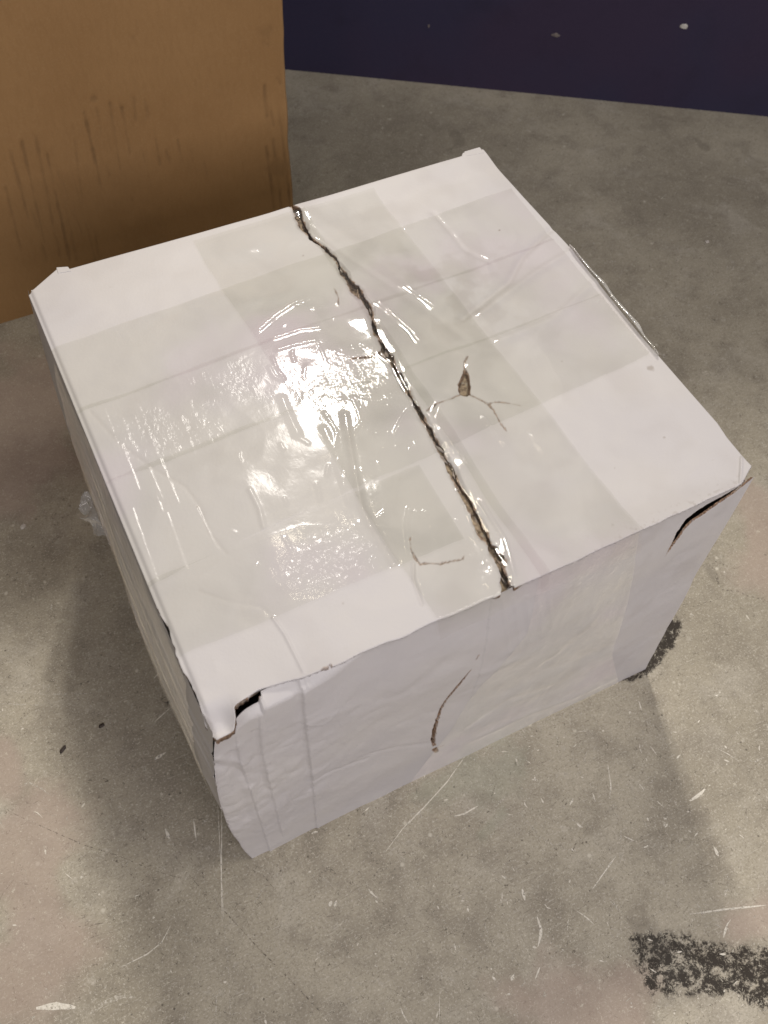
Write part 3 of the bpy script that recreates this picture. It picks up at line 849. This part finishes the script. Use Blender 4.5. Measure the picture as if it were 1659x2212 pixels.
    # torn away strip at the crushed top left corner: path in x, z
    NP = np.array([(-.01, .300), (.002, .2965), (.007, .2945), (.012, .2965), (.0165, .3035), (.019, .309), (.026, .3105), (.034, .3125), (.036, .3160), (.5, .33)])
    zt = np.interp(X, NP[:, 0], NP[:, 1])
    e = Z - zt + .0006 * fbm(X, Z, 500, 2, 93)
    on = sm(.038, .035, X)
    kr = np.maximum(kr, on * sm(-.0003, .0004, e)); dep = np.maximum(dep, on * .007 * sm(.0022, .0032, e) + on * .0006 * sm(0, .0004, e))
    Y = Y + dep
    di = .12 * sm(.2, .7, fbm(X, Z, 30, 4, 94)) * sm(.16, .26, X)
    # outer ply shortened on the left part of the bottom edge
    V = np.stack([X.ravel(), Y.ravel(), Z.ravel()], 1)
    # thickness: bottom and side rims turned inwards
    return mesh_obj('front_panel', V, grid_faces(nz, nx, hole=hole), MW, box, {'kraft': kr, 'dirt': di})
o = front_panel(); o['label'] = 'front panel with a long tear at its right corner'

def left_panel():
    ny, nz = 300, 200
    s = np.linspace(0, 1, ny)[None, :]; t = np.linspace(0, 1, nz)[:, None]
    Z = t * (H - .0044) + 0 * s
    y0 = ey(Z)
    Y = y0 + (.4085 - y0) * s
    by = np.interp(Y, [-.01, .0, .03, .06, .1, .18, .22, .30, .36, .42], [.0085, .0095, .0125, .0135, .0148, .0150, .0122, .0122, .0115, .006])
    X = .001 - by * np.sin(math.pi * np.clip(Z / H, 0, 1)) ** .55
    X = X * (s > -1)
    f0 = np.exp(-(Y - y0) / .012)
    X = X * (1 - f0) + ex(Z) * f0
    X = X - .0012 * fbm(Y, Z, 14, 3, 95) * sm(0, .03, Y - y0) * np.sin(math.pi * t)
    # lengthwise creases of the tape that wraps this side
    for z_, a in ((.285, .0012), (.262, -.0010), (.238, .0012), (.21, -.0008), (.17, .0012), (.12, -.001)):
        zc = z_ + .012 * fbm(Y, Y * 0, 9, 3, int(z_ * 1000))
        X = X - a * np.exp(-((Z - zc) / .0025) ** 2) * sm(.33, .22, Y)
    V = np.stack([X.ravel(), Y.ravel(), Z.ravel()], 1)
    return mesh_obj('side_panel', V, grid_faces(nz, ny, True), MW, box, {'kraft': np.zeros(X.size), 'dirt': .10 * sm(.1, .6, fbm(Y, Z, 25, 4, 96)).ravel()})
o = left_panel(); o['label'] = 'bulging left side panel wrapped in tape'
def rear(name, x0, x1, y0, y1, z0, z1):
    v, f = box_mesh(x0, x1, y0, y1, z0, z1)
    mesh_obj(name, np.array(v), f, MW, box, {'kraft': [0] * 8, 'dirt': [0.05] * 8}, False)
rear('side_panel', .4130, .4172, .0105, .4075, 0, H - .006)
rear('back_panel', .0020, .4125, .4045, .4083, 0, H - .006)
rear('bottom_panel', .0050, .4120, .004, .404, .0008, .004)

# ---- clear tape
RIDGES = [  # raised wrinkles of the film that catch the lamp: points, height, half width
    (top2((956, 929), (985, 970), (1022, 1017)), .0009, .0016),
    (top2((815, 652), (850, 680), (888, 711), (905, 735)), .0011, .0018),
    (top2((878, 615), (905, 635), (940, 660)), .0009, .0016),
    (top2((676, 667), (700, 662), (731, 658)), .0008, .0014),
    (top2((560, 715), (600, 680), (640, 655), (672, 643)), .0009, .0016),
    (top2((775, 1138), (797, 1145), (812, 1175), (815, 1200), (803, 1222)), .0013, .0016),
    (top2((853, 1226), (845, 1245), (824, 1262)), .0011, .0016),
    (top2((884, 1100), (878, 1130), (881, 1165), (886, 1195)), .0012, .0013),
    (top2((900, 1105), (896, 1140), (892, 1170)), .0008, .0012),
    (top2((918, 1105), (935, 1130), (945, 1165)), .0008, .0013),
    (top2((1045, 898), (1080, 945), (1113, 985)), .0008, .0014),
    (top2((1150, 938), (1162, 958), (1175, 980)), .0008, .0014),
    (top2((990, 1055), (1010, 1100), (1035, 1155)), .0008, .0013),
    (top2((988, 1123), (1020, 1155), (1045, 1182)), .0008, .0013),
    (top2((845, 770), (858, 800), (873, 830), (890, 860), (915, 900), (930, 925)), .0012, .0016),
    (top2((872, 810), (895, 850), (912, 880), (932, 905)), .0010, .0014),
    (top2((850, 790), (835, 775), (822, 765)), .0008, .0014),
    (top2((855, 935), (872, 900), (885, 885), (915, 870)), .0009, .0014),
    (top2((940, 905), (950, 880), (958, 868)), .0014, .0028),
    (top2((600, 760), (640, 748), (680, 740)), .0008, .0016),
    (top2((590, 735), (650, 715), (690, 712)), .0007, .0014),
    (top2((610, 862), (625, 900), (642, 940)), .0012, .0024),
    (top2((1095, 760), (1015, 762), (1010, 790)), .0005, .0012),
    (top2((1310, 634), (1302, 640), (1295, 646)), .0008, .0016),
    (top2((725, 1000), (740, 1040), (755, 1090)), .0009, .0020),
    (top2((700, 930), (735, 1000), (760, 1060)), .0006, .0022),
]
# lengthwise rubs on the left part of the left flap
for (a, b_, h_) in (((225, 885), (262, 985), .0006), ((262, 960), (300, 1060), .0006), ((285, 1100), (340, 1260), .0007), ((330, 1050), (372, 1170), .0006), ((360, 1110), (402, 1230), .0006),
                    ((300, 880), (350, 1010), .0004), ((345, 990), (385, 1090), .0005), ((425, 1100), (470, 1190), .0007), ((260, 900), (285, 960), .0005), ((390, 900), (420, 980), .0004), ((320, 1010), (350, 1080), .0005)):
    RIDGES.append((top2(a, b_), h_ * .6, .0010))
rr2 = np.random.default_rng(21)
for _ in range(34):      # small wrinkles scattered over the film near the middle
    cx_ = rr2.normal(.155, .045); cy_ = rr2.normal(.185, .065)
    th = rr2.normal(1.5, .6); L = rr2.exponential(.010) + .004
    d = np.array([math.cos(th), math.sin(th)]) * L * .5
    c = np.array([cx_, cy_])
    RIDGES.append((np.array([c - d, c + rr2.normal(0, L * .08, 2), c + d]), rr2.uniform(.0002, .0006), rr2.uniform(.0008, .0014)))

def ridge_h(x, y):
    h = np.zeros(x.shape)
    for p, a, wd in RIDGES:
        lo = p.min(0) - 4 * wd; hi = p.max(0) + 4 * wd
        m = (x > lo[0]) & (x < hi[0]) & (y > lo[1]) & (y < hi[1])
        if m.any():
            d, _, _ = poly_dist(x[m], y[m], p); h[m] += .85 * a * np.exp(-(d / (1.05 * wd)) ** 2)
    return h

def crinkle(x, y):
    """how rumpled the film is"""
    c = .015 + .05 * sm(0, .6, fbm(x, y, 30, 3, 101))
    def g(cx_, cy_, rx, ry): return np.exp(-(((x - cx_) / rx) ** 2 + ((y - cy_) / ry) ** 2) ** 2)
    left = sm(.107, .13, y) * sm(.272, .262, y) * sm(.235, .2, x)
    c = np.maximum(c, left * (.03 + .20 * sm(.05, .5, fbm(x, y, 38, 3, 103)) * sm(-.1, .4, fbm(x, y, 13, 2, 104))))
    c = np.maximum(c, (.07 + .22 * sm(-.1, .5, fbm(x, y, 34, 3, 105))) * g(.190, .214, .031, .030))
    c = np.maximum(c, .50 * g(.115, .074, .036, .022))     # embossed patch near the front edge
    return c

def matte(x, y):
    def g(cx_, cy_, rx, ry): return np.exp(-(((x - cx_) / rx) ** 2 + ((y - cy_) / ry) ** 2) ** 2)
    m = .10 + (.80) * sm(.175, .135, x) * sm(.275, .262, y) * sm(.100, .112, y)
    m = np.maximum(m, .85 * g(.115, .074, .045, .028))
    m = np.maximum(m, .45 * sm(.19, .12, y) * sm(.22, .18, x))
    return np.clip(m * (1 - .92 * g(.185, .212, .046, .040)) + .12 * g(.175, .212, .05, .05), 0, 1)

def tape(name, corners, lift, mat=MT, wav=.0016, step=.0010, later=()):
    """strip given by its corners (x,y): left/front, right/front, right/back, left/back"""
    c = np.array(corners, float)
    L1 = max(np.linalg.norm(c[1] - c[0]), np.linalg.norm(c[2] - c[3])); L2 = max(np.linalg.norm(c[3] - c[0]), np.linalg.norm(c[2] - c[1]))
    nx, ny = int(L1 / step), int(L2 / step)
    s = np.linspace(0, 1, nx)[None, :]; t = np.linspace(0, 1, ny)[:, None]
    X = (c[0, 0] * (1 - s) + c[1, 0] * s) * (1 - t) + (c[3, 0] * (1 - s) + c[2, 0] * s) * t
    Y = (c[0, 1] * (1 - s) + c[1, 1] * s) * (1 - t) + (c[3, 1] * (1 - s) + c[2, 1] * s) * t
    seed = int(lift * 1e5) + 5
    if L1 > L2:
        Y = Y + wav * fbm(X, X * 0 + seed, 30, 3, seed) * np.abs(t - .5) * 2
    else:
        X = X + wav * fbm(Y, Y * 0 + seed, 30, 3, seed) * np.abs(s - .5) * 2
    Z = top_h(X, Y) + lift + ridge_h(X, Y)
    # slack and sagging over the open seam
    ds = np.abs(X - seam_x(Y))
    Z = Z - .0006 * np.exp(-(ds / .004) ** 2)
    # follow the edge of the box over its rim
    ov = np.maximum(0, left_x(Y) - X) + np.maximum(0, X - W - .001) + np.maximum(0, front_y(X) - Y)
    Z = Z - ov * 3.0
    bare = np.ones(X.shape)      # where a later strip is stuck on top this one has no shining face of its own
    for q in later:
        q = np.array(q, float); ins = np.ones(X.shape, bool)
        for a, b_ in zip(q, np.roll(q, -1, 0)):
            ins &= ((b_[0] - a[0]) * (Y - a[1]) - (b_[1] - a[1]) * (X - a[0])) > 0
        bare[ins] = .06
    return mesh_obj(name, np.stack([X.ravel(), Y.ravel(), Z.ravel()], 1), grid_faces(ny, nx), mat, box, {'crinkle': crinkle(X, Y), 'bare': bare, 'matte': matte(X, Y)})

TAPES = [
    ([(-.0022, .265), (.4222, .283), (.4225, .3555), (-.0020, .334)], .0006, 'rear tape strip across the top'),
    ([(-.0022, .196), (.4215, .210), (.4215, .285), (-.0022, .268)], .0009, 'glossy tape strip across the middle of the top'),
    ([(-.0022, .107), (.4220, .140), (.4220, .212), (-.0022, .199)], .0012, 'rumpled tape strip across the top'),
    ([(-.0012, .050), (.205, .052), (.205, .120), (-.0022, .109)], .0015, 'short tape strip on the left flap'),
    ([(.236, -.0022), (.320, -.0022), (.306, .402), (.232, .402)], .0018, 'right tape strip along the torn seam'),
    ([(.158, -.0022), (.243, -.0022), (.240, .402), (.138, .402)], .0021, 'left tape strip along the torn seam'),
]
for i_, (c, l, lab) in enumerate(TAPES):
    o = tape('packing_tape', c, l, later=[q[0] for q in TAPES[i_ + 1:]]); o['label'] = lab

# tape folded down over the front panel
fp_co = np.array([v.co[:] for v in bpy.data.objects['front_panel.001'].data.vertices]) if False else None
def front_tape():
    fo = [o for o in box.children if o.name.startswith('front_panel')][0]
    n = len(fo.data.vertices); co = np.empty(n * 3, np.float32); fo.data.vertices.foreach_get('co', co)
    co = co.reshape(392, 525, 3)
    i0, i1 = int(.39 * 525), int(.80 * 525)
    sub = co[::2, i0:i1:2].copy()
    # smooth away the tears so that the film bridges them
    Y = sub[:, :, 1]
    for _ in range(6):
        Yp = np.pad(Y, 1, mode='edge'); Ys = (Yp[:-2, 1:-1] + Yp[2:, 1:-1] + Yp[1:-1, :-2] + Yp[1:-1, 2:]) / 4
        Y = np.minimum(Ys, Y)
    X, Z = sub[:, :, 0], sub[:, :, 2]
    left = np.interp(Z, [0, .09, .18, .24, .32], [.155, .182, .205, .236, .236])
    right = np.interp(Z, [0, .1, .2, .32], [.385, .35, .34, .318])
    s = np.linspace(0, 1, X.shape[1])[None, :]
    Xn = left + (right - left) * s
    Yn = np.empty_like(Y)
    for r in range(Y.shape[0]): Yn[r] = np.interp(Xn[r], X[r], Y[r])
    Yn = Yn - .0009 - .0006 * fbm(Xn * 3, Z * .6, 30, 3, 131)
    cr = .10 + .25 * sm(.22, .31, Z)
    return mesh_obj('packing_tape', np.stack([Xn.ravel(), Yn.ravel(), Z.ravel()], 1), grid_faces(*Xn.shape), MTF, box, {'crinkle': cr, 'bare': np.ones(Z.size)})
o = front_tape(); o['label'] = 'tape folded down over the front panel'

def left_tape():
    ny, nz = 130, 110
    s = np.linspace(0, 1, ny)[None, :]; t = np.linspace(0, 1, nz)[:, None]
    Z = .02 + t * (H - .024) + 0 * s
    Y = .03 + .29 * s + 0 * t + .006 * fbm(Z, Z * 0, 30, 2, 140)
    lo = [o for o in box.children if o.name.startswith('side_panel')][0]
    n = len(lo.data.vertices); co = np.empty(n * 3, np.float32); lo.data.vertices.foreach_get('co', co)
    co = co.reshape(200, 300, 3)
    ii = np.clip((Z / (H - .0044) * 199).astype(int), 0, 199); jj = np.clip(((Y + .003) / .4115 * 299).astype(int), 0, 299)
    X = co[ii, jj, 0] - .0012 - .0014 * np.clip(fbm(Y * .35, Z * 2.2, 40, 3, 141), -.4, 1)
    return mesh_obj('packing_tape', np.stack([X.ravel(), Y.ravel(), Z.ravel()], 1), grid_faces(nz, ny, True), MT2, box, {'crinkle': np.full(X.size, .4), 'bare': np.ones(X.size)})
o = left_tape(); o['label'] = 'creased tape around the left side'

# loose crumpled tape end sticking out at the left, and film standing off the right edge
def loose_left():
    a = at(205, 1060, .17); b_ = at(240, 1160, .15)
    n, m = 34, 12
    V = np.zeros((m, n, 3))
    for j in range(m):
        for i in range(n):
            u = i / (n - 1); q = j / (m - 1)
            base = a * (1 - u) + b_ * u
            base = np.array([-.0135, base[1], base[2]])
            outw = q * (.0135 * math.sin(math.pi * min(1, u * 1.05 + .12)) ** .7 + .003 * math.sin(u * 19) * q)
            V[j, i] = base + np.array([-outw, .004 * math.sin(u * 9 + q * 3), .004 * math.sin(u * 14 + 2) * q - .006 * q])
    V += rng.normal(0, .0004, V.shape)
    o = mesh_obj('loose_tape', V.reshape(-1, 3), grid_faces(m, n), MT3, box, {'crinkle': np.full(n * m, .9), 'bare': np.ones(n * m)})
    s = o.modifiers.new('solid', 'SOLIDIFY'); s.thickness = .0002
    o['label'] = 'crumpled loose tape end on the left side'
loose_left()
def loose_right():
    P = [(1236, 528, 0), (1262, 560, 4), (1300, 608, 8), (1340, 655, 7), (1380, 702, 9), (1412, 748, 2), (1424, 764, 0)]
    n, m = 90, 10
    px = np.array([p[0] for p in P], float); u = np.linspace(0, 1, n)
    xs = np.interp(u, np.linspace(0, 1, len(P)), px); ys = np.interp(u, np.linspace(0, 1, len(P)), [p[1] for p in P]); of = np.interp(u, np.linspace(0, 1, len(P)), [p[2] for p in P])
    V = np.zeros((m, n, 3))
    for i in range(n):
        yy = at(xs[i], ys[i], H)[1]
        for j in range(m):
            q = j / (m - 1)
            o_ = of[i] * .0005 * math.sin(q * math.pi * .5) ** .6 + .0008 * math.sin(u[i] * 40) * q
            V[j, i] = (float(right_x(yy)) - .002 + q * .002 + o_, yy, H + .0022 - .0085 * q ** 2 + .0006 * math.sin(u[i] * 23))
    o = mesh_obj('loose_tape', V.reshape(-1, 3), grid_faces(m, n), MT3, box, {'crinkle': np.full(n * m, .25), 'bare': np.ones(n * m)})
    s = o.modifiers.new('solid', 'SOLIDIFY'); s.thickness = .0002
    o['label'] = 'tape standing off the right top edge'
loose_right()
# folded tabs of board at the rear corners and the front right corner
def tab(quad, z0, z1, kr=.0):
    v = [(x, y, z0) for x, y in quad] + [(x, y, z1) for x, y in quad]
    f = [(3, 2, 1, 0), (4, 5, 6, 7), (0, 1, 5, 4), (1, 2, 6, 5), (2, 3, 7, 6), (3, 0, 4, 7)]
    o = mesh_obj('corner_tab', np.array(v), f, MW, box, {'kraft': [kr] * 8, 'dirt': [.05] * 8}, False)
    bv = o.modifiers.new('bevel', 'BEVEL'); bv.width = .0008; bv.segments = 3
tab([(.026, .411), (.037, .409), (.036, .4155), (.027, .4185)], H - .004, H + .0008)
tab([(.4035, .408), (.421, .4055), (.4215, .4150), (.4045, .4150)], H - .004, H + .0006)
